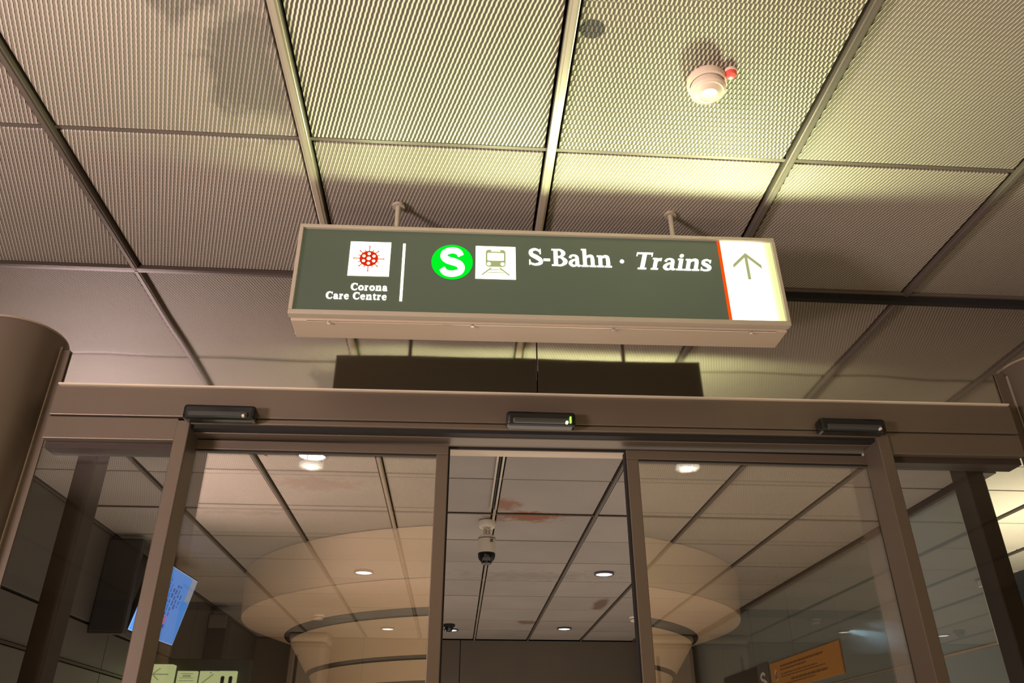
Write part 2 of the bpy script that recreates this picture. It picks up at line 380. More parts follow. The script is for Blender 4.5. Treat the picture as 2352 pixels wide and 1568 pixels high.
# ------------------------------------------------------------------ portal: columns, header, jambs, sidelights, leaves
for cx, lab in ((-1.98, 'round bronze column left of the sliding doors'), (2.75, 'round bronze column right of the sliding doors')):
    t = thing('portal_column', (cx, 3.2, -1.6), lab, 'column', 'portal columns')
    q = B(); q.lathe([(0.0, -1.6), (0.2, -1.6), (0.2, 1.685), (0.197, 1.70), (0.0, 1.70)], (cx, 3.2, 0), seg=64)
    auto_smooth(q.build('shaft', BRONZE, t))
    q = B(); q.lathe([(0.0, 1.70), (0.192, 1.70), (0.192, 1.712), (0.0, 1.712)], (cx, 3.2, 0), seg=64)
    auto_smooth(q.build('cap', BRONZE_L, t))
    s = 1 if cx < 0 else -1
    B().box(cx+s*0.194, cx+s*0.203, 3.185, 3.20, -1.6, 1.66, bev=0.002).build('edge_strip', RAIL_L, t)
    B().box(cx+s*0.190, cx+s*0.201, 3.20, 3.21, -1.6, 1.66).build('seam', GASKET, t)

dr = thing('door_1', (0.33, 3.2, 1.30), None, None, kind='structure')
dr.rotation_euler = (0, -0.0065, 0)
# header box
B().box(-1.70, 2.445, 3.10, 3.21, 1.315, 1.448, bev=0.003).build('header_cover', BRONZE, dr)
B().box(-1.69, 2.435, 3.086, 3.115, 1.446, 1.453).build('header_trim', simple('trim_highlight', (0.85, 0.75, 0.58), 0.35, 0.2), dr)
q = B(); q.box(-1.14, 1.80, 3.105, 3.20, 1.288, 1.312, bev=0.004); q.build('header_lip', BRONZE, dr)
B().box(-1.14, 1.80, 3.12, 3.165, 1.274, 1.290).build('track_slot', GASKET, dr)
B().box(-1.14, 1.80, 3.165, 3.27, 1.270, 1.288, bev=0.002).build('track_rail', BRONZE, dr)
B().box(-1.14, 1.80, 3.272, 3.284, 1.262, 1.290).build('track_gasket', GASKET, dr)
B().box(-1.80, 2.57, 3.285, 3.42, 1.285, 1.47).build('inner_lintel', simple('lintel_cream', (0.62, 0.50, 0.38), 0.5), dr)
# sidelight heads
for (a, b_) in ((-1.705, -1.18), (1.84, 2.45)):
    B().box(a, b_, 3.11, 3.20, 1.215, 1.312, bev=0.003).build('sidelight_head', BRONZE, dr)
    B().box(a, b_, 3.15, 3.24, 1.188, 1.214).build('sidelight_gasket', BRONZE_D, dr)
for a in (-1.182, 1.792):
    B().box(a, a+0.055, 3.10, 3.24, -1.6, 1.300, bev=0.004).build('jamb', BRONZE, dr)
SIDEGLASS = glass('sidelight_glass', 0.0, (0.96, 0.96, 0.94))
for (a, b_) in ((-1.77, -1.185), (1.85, 2.54)):
    B().box(a, b_, 3.20, 3.212, -1.6, 1.2).build('sidelight_pane', SIDEGLASS, dr)
for a in (-1.705, 2.385):
    B().box(a, a+0.085, 3.44, 3.56, -1.6, 1.47, bev=0.004).build('inner_post', BRONZE_D, dr)
for a in (-1.785, 2.50):
    B().box(a, a+0.045, 3.195, 3.204, -1.6, 1.66).build('side_frame', BRONZE, dr)
# leaves
def leaf(x0, x1, lab):
    t = thing('sliding_door_leaf', ((x0+x1)/2, 3.25, -1.6), lab, 'sliding door', 'sliding door leaves')
    y0, y1 = 3.225, 3.270
    B().box(x0, x1, y0, y1, 1.214, 1.256, bev=0.003).build('top_rail', BRONZE, t)
    B().box(x0, x0+0.052, y0, y1, -1.58, 1.214, bev=0.003).build('stile', BRONZE, t)
    B().box(x1-0.052, x1, y0, y1, -1.58, 1.214, bev=0.003).build('stile', BRONZE, t)
    B().box(x0, x1, y0, y1, -1.58, -1.48, bev=0.003).build('bottom_rail', BRONZE, t)
    g = x1 if x0 < 0 else x0
    B().box(g-0.006, g+0.006, y0+0.01, y1+0.008, -1.58, 1.25).build('edge_seal', GASKET, t)
    B().box(x0+0.05, x1-0.05, 3.244, 3.252, -1.48, 1.216).build('pane', PANE, t)
    B().box(x0+0.05, x1-0.05, y0+0.002, y0+0.010, 1.208, 1.215).build('glazing_bead', GASKET, t)
leaf(-1.20, -0.062, 'open left sliding glass leaf in a bronze frame, left of the doorway gap')
leaf(0.712, 1.86, 'open right sliding glass leaf in a bronze frame, right of the doorway gap')

# door sensors
LED = emit('led_green', (0.25, 1.0, 0.05), 3.0)
def sensor(cx, lab, green=False):
    z = 1.295+0.0065*(cx-0.33)
    t = thing('door_sensor', (cx, 3.1, z), lab, 'sensor', 'motion sensors on the door header')
    B().box(cx-0.145, cx+0.145, 3.035, 3.10, z-0.012, z+0.052, bev=0.014).build('housing', DARKGLOSS, t)
    q = B(); q.box(cx-0.12, cx+0.12, 3.022, 3.04, z-0.006, z+0.018, bev=0.007); q.build('lens_window', simple('sensor_lens', (0.05, 0.055, 0.05), 0.15), t)
    B().cyl((cx+0.105, 3.022, z-0.004), 0.006, 0.012, seg=12, axis='y').build('indicator', WHITE if not green else emit('led_white', (1, 1, 0.7), 2), t)
    if green: B().box(cx+0.118, cx+0.124, 3.018, 3.03, z-0.004, z+0.022).build('green_light', LED, t)
sensor(-1.0, 'black motion sensor above the left end of the sliding doors')
sensor(0.322, 'black motion sensor with a green light above the middle of the doorway', True)
sensor(1.665, 'black motion sensor above the right end of the sliding doors')

# ------------------------------------------------------------------ the illuminated sign
SY = 2.57
sg = thing('hanging_sign', (0.292, 2.65, 1.515), 'lit dark green hanging direction sign reading S-Bahn Trains with an up arrow', 'sign')
sg.rotation_euler = (0, -0.011, 0)
def lit_panel(name, c_mid, s_mid, c_edge, s_edge, cx, rx):
    mt, nt, out = newmat(name)
    geo = nd(nt, 'ShaderNodeTexCoord'); sx = nd(nt, 'ShaderNodeSeparateXYZ'); nt.links.new(geo.outputs['Object'], sx.inputs[0])
    d = mth(nt, 'SUBTRACT', sx.outputs[0], cx); d = mth(nt, 'DIVIDE', mth(nt, 'ABSOLUTE', d), rx, clamp=True)
    d = mth(nt, 'POWER', d, 3.0)
    col = mixc(nt, d, c_mid, c_edge)
    st = mth(nt, 'ADD', mth(nt, 'MULTIPLY', mth(nt, 'SUBTRACT', 1.0, d), s_mid-s_edge), s_edge)
    e = nd(nt, 'ShaderNodeEmission'); nt.links.new(col, e.inputs[0]); nt.links.new(st, e.inputs[1]); nt.links.new(e.outputs[0], out.inputs[0])
    return mt
GLOW = (0.98, 1.0, 0.66)
LIT = emit('backlit_white', GLOW, 3.0)
LIT_T = emit('backlit_lettering', (1.0, 1.0, 0.80), 2.6)
LIT_ARROW = lit_panel('backlit_arrow_panel', (1.0, 1.0, 0.78), 3.2, (0.95, 1.0, 0.42), 1.0, 0.785, 0.145)
GREEN = emit('backlit_green', (0.0, 0.92, 0.02), 1.0)
REDL = emit('backlit_red', (0.95, 0.09, 0.005), 1.0)
OLIVE = emit('backlit_olive_print', (0.42, 0.44, 0.18), 1.0)
VIRUS = emit('backlit_red_print', (0.70, 0.03, 0.005), 1.0)
FACE = emit('sign_face_green_black', (0.062, 0.076, 0.046), 0.9, base=(0.03, 0.035, 0.025))
# origin of sign parts = (0.292, 2.65, 1.515); sign coordinates use z of the sign centre line
B().box(-0.655, 1.239, 2.585, 2.725, 1.530, 1.925, bev=0.003).build('housing', CREAM_F, sg)
B().box(-0.667, 1.251, 2.724, 2.736, 1.518, 1.930, bev=0.002).build('back_panel', SIGNBACK, sg)
q = B(); q.box(-0.667, 1.251, 2.566, 2.60, 1.914, 1.930, bev=0.003); q.build('frame_top', CREAM_F, sg)
q = B(); q.box(-0.667, 1.251, 2.566, 2.60, 1.516, 1.536, bev=0.003); q.build('frame_bottom', CREAM_F, sg)
for a in (-0.667, 1.236):
    B().box(a, a+0.015, 2.566, 2.60, 1.536, 1.914, bev=0.002).build('frame_side', CREAM_F, sg)
tray = B().box(-0.660, 1.244, 2.60, 2.734, 1.506, 1.531, bev=0.004).build('bottom_tray', CREAM, sg)
B().cyl((0.30, 2.604, 1.507), 0.0035, 1.80, seg=10, axis='x').build('bright_trim', CHROME, sg)
for x in (-0.52, 0.02, 0.56, 1.10):
    B().cyl((x, 2.606, 1.503), 0.007, 0.008, seg=12).build('screw', CHROME, tray)
B().box(-0.652, 1.012, 2.580, 2.586, 1.536, 1.914).build('face_panel', FACE, sg)
arp = B().box(1.024, 1.236, 2.578, 2.586, 1.536, 1.914).build('arrow_panel', LIT_ARROW, sg)
# the light the lit fields throw into the hall
for gx, gz, pw in ((1.12, 1.66, 46), (0.80, 1.72, 13), (0.40, 1.74, 12), (0.107, 1.74, 13), (-0.385, 1.74, 12)):
    o = spot('sign_light', (gx, 2.55, gz), pw, (0.87, 1.0, 0.56), 176, 0.15, 0.05); o.rotation_euler = (-math.pi/2, 0, 0)
B().box(1.012, 1.024, 2.577, 2.586, 1.536, 1.914).build('red_stripe', REDL, sg)
FY = 2.5795
def flat(name, mat, polys, y=FY, t=0.003, parent=None):
    """polys: list of (x,z) outlines on the sign face, extruded by t"""
    bm = bmesh.new()
    for pl in polys:
        a = [bm.verts.new((x, y, z)) for x, z in pl]; b_ = [bm.verts.new((x, y-t, z)) for x, z in pl]
        bm.faces.new(b_)
        n = len(pl)
        for i in range(n):
            j = (i+1) % n; bm.faces.new((a[i], a[j], b_[j], b_[i]))
    q = B(); q.bm.free(); q.bm = bm
    return q.build(name, mat, parent or sg)
def rect(x0, x1, z0, z1): return [(x0, z0), (x1, z0), (x1, z1), (x0, z1)]
def disc(cx, cz, r, n=40): return [(cx+r*math.cos(2*math.pi*i/n), cz+r*math.sin(2*math.pi*i/n)) for i in range(n)]
def catmull(pts, n=7):
    out = []
    P = [pts[0]]+list(pts)+[pts[-1]]
    for i in range(1, len(P)-2):
        p0, p1, p2, p3 = P[i-1:i+3]
        for k in range(n):
            t = k/n
            out.append(tuple(0.5*((2*b)+(-a+c)*t+(2*a-5*b+4*c-d)*t*t+(-a+3*b-3*c+d)*t**3) for a, b, c, d in zip(p0, p1, p2, p3)))
    out.append(tuple(pts[-1])); return out
def strokes_to_polys(strokes, fx, w_scale=1.0):
    """each stroke: list of (x,y,w); returns quads + round joints in glyph space mapped by fx"""
    res = []
    for sm, st in strokes:
        pts = catmull(st) if sm else st
        L_, R_ = [], []
        for i, (x, y, w) in enumerate(pts):
            a = pts[max(0, i-1)]; b = pts[min(len(pts)-1, i+1)]
            dx, dy = b[0]-a[0], b[1]-a[1]; l = math.hypot(dx, dy) or 1
            nx, ny = -dy/l, dx/l; h = w*w_scale/2
            L_.append((x+nx*h, y+ny*h)); R_.append((x-nx*h, y-ny*h))
        for i in range(len(pts)-1):
            res.append([fx(*L_[i]), fx(*R_[i]), fx(*R_[i+1]), fx(*L_[i+1])])
    return res
def ring(cx, cy, rx, ry, w0, w1, n=20):
    return [(cx+rx*math.cos(2*math.pi*i/n), cy+ry*math.sin(2*math.pi*i/n), w0+(w1-w0)*abs(math.cos(2*math.pi*i/n))) for i in range(n+1)]
def sf(x, y=0.035, l=0.17, w=0.075): return (False, [(x-l, y, w), (x+l, y, w)])
Sst = [(0.60, 0.70, .05), (0.575, .84, .08), (.37, .955, .11), (.16, .85, .17), (.18, .64, .20), (.42, .48, .22), (.61, .31, .20), (.61, .14, .16), (.36, .045, .11), (.13, .13, .08), (.09, .30, .05)]
G = {
 'S': (.72, [(True, Sst), (False, [(.61, .68, .05), (.61, .97, .05)]), (False, [(.085, .32, .05), (.085, .03, .05)])]),
 '-': (.42, [(False, [(.04, .34, .12), (.36, .34, .12)])]),
 'B': (.82, [(False, [(.22, 0, .2), (.22, 1, .2)]), (False, [(.02, .035, .07), (.45, .035, .07)]), (False, [(.02, .965, .07), (.45, .965, .07)]),
        (True, [(.25, .965, .07), (.46, .95, .1), (.60, .76, .2), (.46, .56, .1), (.25, .54, .08)]), (True, [(.25, .53, .08), (.50, .5, .1), (.68, .27, .22), (.50, .05, .1), (.25, .035, .07)])]),
 'a': (.64, [(True, [(.10, .50, .13), (.16, .62, .1), (.31, .655, .09), (.42, .58, .14), (.44, .45, .18)]), (False, [(.44, .47, .18), (.44, .12, .18)]), (True, [(.44, .14, .16), (.50, .05, .12), (.62, .05, .06)]),
        (True, [(.44, .41, .07), (.24, .36, .11), (.11, .2, .17), (.19, .05, .12), (.34, .04, .08), (.44, .13, .07)])]),
 'h': (.76, [(False, [(.18, 0, .18), (.18, 1.05, .18)]), (False, [(.02, 1.02, .07), (.2, 1.02, .07)]), sf(.18), sf(.56), (True, [(.22, .50, .07), (.36, .63, .12), (.52, .62, .16), (.56, .45, .18)]), (False, [(.56, .47, .18), (.56, 0, .18)])]),
 'n': (.76, [(False, [(.18, 0, .18), (.18, .68, .18)]), (False, [(.02, .65, .07), (.2, .65, .07)]), sf(.18), sf(.56), (True, [(.22, .50, .07), (.36, .63, .12), (.52, .62, .16), (.56, .45, .18)]), (False, [(.56, .47, .18), (.56, 0, .18)])]),
 'T': (.80, [(False, [(.03, .955, .09), (.77, .955, .09)]), (False, [(.045, .78, .05), (.045, 1.0, .05)]), (False, [(.755, .78, .05), (.755, 1.0, .05)]), (False, [(.4, 0, .2), (.4, .97, .2)]), sf(.4, l=.2)]),
 'r': (.54, [(False, [(.18, 0, .18), (.18, .68, .18)]), (False, [(.02, .65, .07), (.2, .65, .07)]), sf(.18), (True, [(.22, .46, .08), (.32, .6, .12), (.44, .6, .18)])]),
 'i': (.38, [(False, [(.19, 0, .18), (.19, .68, .18)]), (False, [(.03, .65, .07), (.2, .65, .07)]), sf(.19), (True, ring(.18, .87, .05, .05, .1, .1, 10))]),
 's': (.52, [(True, [(x*.72, y*.69, w*.82) for x, y, w in Sst]), (False, [(.445, .47, .045), (.445, .66, .045)]), (False, [(.06, .21, .045), (.06, .02, .045)])]),
 'C': (.84, [(True, [(.74, .70, .05), (.67, .87, .08), (.44, .955, .1), (.20, .80, .19), (.12, .5, .22), (.20, .2, .19), (.44, .045, .1), (.66, .11, .08), (.76, .26, .05)]), (False, [(.745, .68, .05), (.745, .97, .05)])]),
 'o': (.68, [(True, ring(.33, .345, .235, .29, .10, .18))]),
 'e': (.62, [(False, [(.10, .37, .07), (.52, .37, .07)]), (True, [(.50, .37, .14), (.45, .58, .12), (.29, .65, .09), (.13, .52, .16), (.10, .33, .18), (.18, .11, .14), (.36, .04, .11), (.54, .15, .05)])]),
 't': (.46, [(True, [(.19, .86, .06), (.2, .66, .16), (.2, .4, .18), (.2, .16, .18), (.29, .05, .13), (.44, .09, .05)]), (False, [(.02, .65, .08), (.42, .65, .08)])]),
 ' ': (.34, []),
}
def lettering(name, text, x0, x1, z0, cap, shear=0.0, y=FY, mat=None, parent=None, bold=1.0, pad=0.0):
    tot = sum(G[c][0]+pad for c in text)
    kx = (x1-x0)/tot; polys = []; cur = 0
    for c in text:
        adv, st = G[c]
        fx = lambda gx, gy, cur=cur: (x0+(cur+gx+shear*gy)*kx, z0+gy*cap)
        polys += strokes_to_polys(st, fx, bold); cur += adv+pad
    return flat(name, mat or LIT_T, polys, y=y, parent=parent or sg)
# the sign's own frame: x along the face, z up; its slight roll is in the Empty
def sgz(x, z): return z-0.011*(x-0.292)*0
lettering('lettering', 'S-Bahn', 0.235, 0.572, 1.770, 0.080, bold=1.0)
lettering('lettering', 'Trains', 0.655, 0.968, 1.766, 0.080, shear=0.24, bold=1.0)
flat('bullet', LIT_T, [disc(0.612, 1.800, 0.0085, 16)])
lettering('lettering', 'Corona', -0.446, -0.305, 1.632, 0.031, bold=1.15, pad=0.06)
lettering('lettering', 'Care Centre', -0.536, -0.305, 1.591, 0.031, bold=1.15, pad=0.06)
flat('divider', LIT, [rect(-0.259, -0.249, 1.588, 1.854)])
# corona pictogram
tile1 = flat('pictogram_tile', LIT, [rect(-0.464, -0.306, 1.698, 1.857)])
vz, vx = 1.777, -0.388
ann = []
n = 28
for i in range(n):
    a, b_ = 2*math.pi*i/n, 2*math.pi*(i+1)/n
    ann.append([(vx+.026*math.cos(a), vz+.026*math.sin(a)), (vx+.036*math.cos(a), vz+.036*math.sin(a)), (vx+.036*math.cos(b_), vz+.036*math.sin(b_)), (vx+.026*math.cos(b_), vz+.026*math.sin(b_))])
ann.append(disc(vx, vz, 0.030, 24))
for i in range(16):
    a = 2*math.pi*i/16; L_ = .058 if i % 4 == 0 else (.050 if i % 2 == 0 else .044)
    c, s = math.cos(a), math.sin(a); w = .0017
    ann.append([(vx+.034*c-w*s, vz+.034*s+w*c), (vx+.034*c+w*s, vz+.034*s-w*c), (vx+L_*c+w*s, vz+L_*s-w*c), (vx+L_*c-w*s, vz+L_*s+w*c)])
    if i % 2 == 0: ann.append(disc(vx+L_*c, vz+L_*s, .0030, 8))
flat('virus_symbol', VIRUS, ann, y=FY-0.0032, t=0.001, parent=tile1)
holes = [disc(vx, vz, .0078, 14)]+[disc(vx+.0225*math.cos(math.pi/2+i*math.pi/3), vz+.0225*math.sin(math.pi/2+i*math.pi/3), .0062, 12) for i in range(6)]
flat('virus_dots', LIT, holes, y=FY-0.0044, t=0.0008, parent=tile1)
# S-Bahn roundel
rnd = flat('roundel', GREEN, [disc(-0.064, 1.774, 0.081, 56)])
flat('roundel_letter', LIT_T, strokes_to_polys([(True, [(.66, .70, .19), (.58, .83, .20), (.38, .88, .20), (.17, .80, .21), (.13, .66, .22), (.24, .555, .23), (.42, .50, .24), (.60, .43, .23), (.68, .31, .22), (.62, .17, .21), (.40, .10, .20), (.19, .14, .20), (.08, .27, .19)])],
     lambda gx, gy: (-0.064+(gx-.39)*.125, 1.774+(gy-.5)*.142)), y=FY-0.0032, t=0.001, parent=rnd)
# train pictogram
tile2 = flat('pictogram_tile', LIT, [rect(0.028, 0.186, 1.700, 1.853)])
tx = 0.107
def rrect(x0, x1, z0, z1, r, n=5):
    out = []
    for cx, cz, a0 in ((x1-r, z1-r, 0), (x0+r, z1-r, 90), (x0+r, z0+r, 180), (x1-r, z0+r, 270)):
        for i in range(n+1):
            a = math.radians(a0+90*i/n); out.append((cx+r*math.cos(a), cz+r*math.sin(a)))
    return out
flat('train_symbol', OLIVE, [rrect(tx-.039, tx+.039, 1.755, 1.836, .012), [(tx-.020, 1.751), (tx-.012, 1.751), (tx-.050, 1.716), (tx-.058, 1.716)], [(tx+.012, 1.751), (tx+.020, 1.751), (tx+.058, 1.716), (tx+.050, 1.716)],
     rect(tx-.034, tx+.034, 1.727, 1.730), rect(tx-.024, tx+.024, 1.739, 1.742)], y=FY-0.0032, t=0.001, parent=tile2)
flat('train_windows', LIT, [rrect(tx-.0325, tx+.0325, 1.784, 1.820, .005), rect(tx-.018, tx+.018, 1.827, 1.833), disc(tx-.027, 1.768, .008, 14), disc(tx+.027, 1.768, .008, 14)], y=FY-0.0044, t=0.0008, parent=tile2)
# arrow
ax, az = 1.122, 1.858
ap = [[(ax-.006, az-.012), (ax+.006, az-.012), (ax+.006, 1.730), (ax-.006, 1.730)]]
ap.append([(ax, az), (ax-.058, az-.058), (ax-.058, az-.075), (ax, az-.017)]); ap.append([(ax, az), (ax, az-.017), (ax+.058, az-.075), (ax+.058, az-.058)])
flat('arrow', OLIVE, ap, y=2.5775, t=0.002, parent=arp)
# hangers
for x, lab in ((-0.296, 0), (0.857, 0)):
    q = B(); q.cyl((x, 2.65, (CEIL+1.925)/2), 0.011, CEIL-1.925, seg=14); q.cyl((x, 2.65, CEIL-0.004), 0.026, 0.010, seg=18)
    q.build('hanger_rod', CREAM_F, sg)

# ------------------------------------------------------------------ small ceiling things
def lamp(cx, cy, lab, r=0.115, power=22, with_ghost=False, strength=9.0):
    t = thing('downlight', (cx, cy, CEIL), lab, 'ceiling light', 'round downlights in the ceiling behind the doors')
    q = B(); q.lathe([(r, 0.006), (r+0.004, -0.016), (r-0.004, -0.022), (r-0.016, -0.022), (r-0.020, -0.006)], (cx, cy, CEIL), seg=40)
    auto_smooth(q.build('rim', simple('rim_dark', (0.10, 0.09, 0.08), 0.4), t))
    e = B().cyl((cx, cy, CEIL-0.010), r-0.018, 0.006, seg=36).build('lit_lens', LENS, t)
    if with_ghost:  # added disc, stands in for the lamp's ghost reflection in the double glazing
        q = B(); q.lathe([(0, -0.098), (r-0.030, -0.098), (r-0.026, -0.094), (r-0.026, -0.076), (r-0.030, -0.072), (0, -0.072)], (cx, cy, CEIL), seg=40)
        auto_smooth(q.build('ghost_disc', GHOST, t))
        for a in (0.3, 2.4, 4.5):
            B().cyl((cx+(r-.03)*math.cos(a), cy+(r-.03)*math.sin(a), CEIL-0.046), 0.002, 0.056, seg=6).build('ghost_wire', CHROME, t)  # wires added to carry the reflection stand-in
    spot('downlight_beam', (cx, cy, CEIL-0.09 if with_ghost else CEIL-0.03), power, (1.0, 0.90, 0.78), 130)
def lens_mat():
    mt, nt, out = newmat('lit_lens')
    v = nd(nt, 'ShaderNodeTexVoronoi'); v.inputs['Scale'].default_value = 34
    tc = nd(nt, 'ShaderNodeTexCoord'); nt.links.new(tc.outputs['Object'], v.inputs['Vector'])
    st = mth(nt, 'MULTIPLY_ADD', v.outputs['Distance'], -1.8, 3.6)
    e = nd(nt, 'ShaderNodeEmission'); e.inputs[0].default_value = (0.93, 0.96, 1.0, 1); nt.links.new(st, e.inputs[1]); nt.links.new(e.outputs[0], out.inputs[0]); return mt
LENS = lens_mat()
def ghost_mat():  # material of the disc that stands in for the lamp's glazing reflection
    mt, nt, out = newmat('lamp_ghost')
    tr = nd(nt, 'ShaderNodeBsdfTranslucent'); tr.inputs[0].default_value = (0.9, 0.88, 0.82, 1); tp = nd(nt, 'ShaderNodeBsdfTransparent')
    mx = nd(nt, 'ShaderNodeMixShader'); mx.inputs[0].default_value = 0.30; nt.links.new(tp.outputs[0], mx.inputs[1]); nt.links.new(tr.outputs[0], mx.inputs[2]); nt.links.new(mx.outputs[0], out.inputs[0]); return mt
GHOST = ghost_mat()
lamp(-1.116, 5.64, 'bright round downlight with its double-glazing reflection under it behind the left door leaf', with_ghost=True)
lamp(1.668, 5.50, 'bright round downlight with its double-glazing reflection under it behind the right door leaf', with_ghost=True)
lamp(-1.109, 9.47, 'small round downlight seen in the middle of the left door leaf')
lamp(1.70, 9.37, 'small round downlight with dark rim, right side of the doorway gap')
lamp(-1.12, 13.49, 'far round downlight seen low through the left door leaf')
lamp(1.716, 13.29, 'far round downlight low in the doorway gap, near the back wall')
lamp(-0.10, 13.54, 'far round downlight beside the left stile with a dark dome camera under it')
def detector(cx, cy, lab, r=0.055):
    t = thing('smoke_detector', (cx, cy, CEIL), lab, 'smoke detector', 'small smoke detectors behind the doors')
    q = B(); q.lathe([(r*1.15, 0.004), (r*1.15, -0.02), (r, -0.024)], (cx, cy, CEIL), seg=28); q.build('base', WHITE, t, smooth=True)
    q = B(); q.lathe([(r*.8, -0.02), (r*.8, -0.034), (r*.98, -0.038), (r*.9, -0.062), (r*.4, -0.070), (0, -0.070)], (cx, cy, CEIL), seg=28); auto_smooth(q.build('chamber', PINKWHITE, t))
detector(-2.06, 12.38, 'small white smoke detector on the far ceiling, seen through the left leaf', 0.075)
detector(2.65, 12.23, 'small white smoke detector on the far ceiling at the right edge of the doorway gap', 0.075)

# near smoke detector with red indicator
t = thing('smoke_detector', (0.795, 1.905, CEIL), 'large round off-white smoke detector on the mesh ceiling above the sign', 'smoke detector')
c = (0.795, 1.905, CEIL)
q = B(); q.lathe([(0.0661, 0.0046), (0.0684, -0.0115), (0.0661, -0.023), (0.059, -0.0253)], c, seg=48); auto_smooth(q.build('base', PINKWHITE, t))
q = B(); q.lathe([(0.0555, -0.0207), (0.0555, -0.0345), (0.0614, -0.0391), (0.0602, -0.0506), (0.0519, -0.0598), (0.0472, -0.0575), (0.0437, -0.0609), (0.0307, -0.069), (0.026, -0.0667), (0.0, -0.0701)], c, seg=48)
auto_smooth(q.build('chamber', PINKWHITE, t))
t = thing('indicator_lamp', (0.866, 1.862, CEIL), 'small red indicator lamp beside the large smoke detector', 'indicator light')
q = B(); q.lathe([(0.020, 0.004), (0.020, -0.012), (0.016, -0.019), (0.006, -0.022), (0, -0.022)], (0.866, 1.862, CEIL), seg=28); auto_smooth(q.build('lens', RED, t))
q = B(); q.lathe([(0.023, 0.004), (0.023, -0.004), (0.019, -0.006)], (0.866, 1.862, CEIL), seg=28); q.build('collar', PINKWHITE, t)

# security camera in the opening
cx, cy = 0.246, 7.31
t = thing('security_camera', (cx, cy, CEIL), 'cream and black security camera hanging from the ceiling in the doorway gap', 'camera')
q = B(); q.lathe([(0, 0.0), (0.078, 0.0), (0.080, -0.045), (0.070, -0.062), (0, -0.062)], (cx, cy, CEIL), seg=36); auto_smooth(q.build('mount', WHITE, t))
q = B(); q.lathe([(0.020, -0.06), (0.018, -0.16)], (cx-0.015, cy, CEIL), seg=20); q.cyl((cx+0.022, cy, CEIL-0.10), 0.010, 0.10, seg=12); auto_smooth(q.build('stem', CHROME, t))
q = B(); q.lathe([(0, -0.135), (0.060, -0.135), (0.078, -0.145), (0.081, -0.17), (0.081, -0.30), (0, -0.30)], (cx, cy, CEIL), seg=40); auto_smooth(q.build('body', WHITE, t))
q = B(); q.lathe([(0.0825, -0.165), (0.0825, -0.172)], (cx, cy, CEIL), seg=40); q.build('seam', RAIL_D, t)
q = B(); q.lathe([(0.0805, -0.295), (0.0805, -0.325), (0.070, -0.355), (0.050, -0.375)], (cx, cy, CEIL), seg=40); auto_smooth(q.build('dome_shell', DARKGLOSS, t))
q = B(); q.lathe([(0.052, -0.37), (0.046, -0.392), (0.025, -0.405), (0, -0.408)], (cx, cy, CEIL), seg=32); auto_smooth(q.build('lens_dome', DARKGLOSS, t))
B().box(cx+0.03, cx+0.055, cy-0.088, cy-0.078, CEIL-0.215, CEIL-0.185, bev=0.003).build('latch', RAIL_D, t)
# dome camera
cx, cy = -0.13, 13.1
t = thing('dome_camera', (cx, cy, CEIL), 'small dark dome camera on the far ceiling beside the left stile of the gap', 'camera')
q = B(); q.lathe([(0, 0), (0.09, 0), (0.09, -0.03), (0, -0.03)], (cx, cy, CEIL), seg=28); auto_smooth(q.build('base', GASKET, t))
q = B(); q.lathe([(0.065, -0.03), (0.062, -0.07), (0.04, -0.10), (0, -0.11)], (cx, cy, CEIL), seg=28); auto_smooth(q.build('dome', DARKGLOSS, t))

# ------------------------------------------------------------------ wall-side things inside
# tilted blue information screen
import mathutils
t = thing('information_screen', (-3.047, 8.774, 1.585), 'bright blue tilted information screen hanging by the left wall', 'screen')
a, b, g_ = 1.555, 0.219, -0.022
Q = Matrix.Rotation(a, 4, 'Z') @ Matrix.Rotation(b, 4, 'X') @ Matrix.Rotation(g_, 4, 'Y')
t.rotation_euler = Q.to_euler()
def sub(name, mat, x0, x1, y0, y1, z0, z1, bev=0.0, parent=t):
    bm = bmesh.new(); addbox(bm, x0, x1, y0, y1, z0, z1, bev=bev); return finish(bm, name, mat, parent)
SB = emit('screen_blue', (0.12, 0.36, 1.0), 1.1); ST = emit('screen_text_blue', (0.035, 0.16, 0.62), 0.9)
SP = emit('screen_pink', (0.85, 0.22, 0.62), 0.9); SPALE = emit('screen_pale_patch', (0.48, 0.52, 0.68), 0.85); SWE = emit('screen_white_edge', (0.62, 0.75, 1.0), 0.95)
sub('casing', BLACK, -0.635, 0.635, 0.006, 0.06, -0.365, 0.365, 0.006)
sub('display', SB, -0.62, 0.62, 0.0, 0.006, -0.349, 0.349)
for (x0, x1, z0, z1) in ((-0.62, 0.62, 0.343, 0.349), (-0.62, 0.62, -0.349, -0.343), (-0.62, -0.614, -0.349, 0.349), (0.614, 0.62, -0.349, 0.349)):
    sub('white_border', SWE, x0, x1, -0.001, 0.0005, z0, z1)
bm = bmesh.new()
for cxx, z0, z1 in ((-0.02, -0.22, 0.20), (0.06, -0.25, 0.17), (0.14, -0.20, 0.22), (0.22, -0.02, 0.22), (-0.10, 0.12, 0.25), (0.30, 0.02, 0.14)):
    z = z1
    while z > z0:
        l = random.uniform(0.015, 0.05); addbox(bm, cxx-0.006+random.uniform(-.01, .01), cxx+random.uniform(0.012, 0.035), -0.002, 0.0, z-l, z); z -= l+random.uniform(0.008, 0.02)
finish(bm, 'timetable_lines', ST, t)['kind'] = 'stuff'
bm = bmesh.new(); addbox(bm, 0.06, 0.10, -0.003, 0.0, -0.24, -0.13); addbox(bm, 0.10, 0.15, -0.003, 0.0, -0.19, -0.10); finish(bm, 'pink_block', SP, t)
bm = bmesh.new(); addbox(bm, 0.46, 0.612, -0.002, 0.0, 0.10, 0.341); finish(bm, 'pale_patch', SPALE, t)
q = bmesh.new(); addbox(q, -0.03, 0.03, 0.05, 0.09, -0.1, 0.47); finish(q, 'bracket', RAIL_D, t)
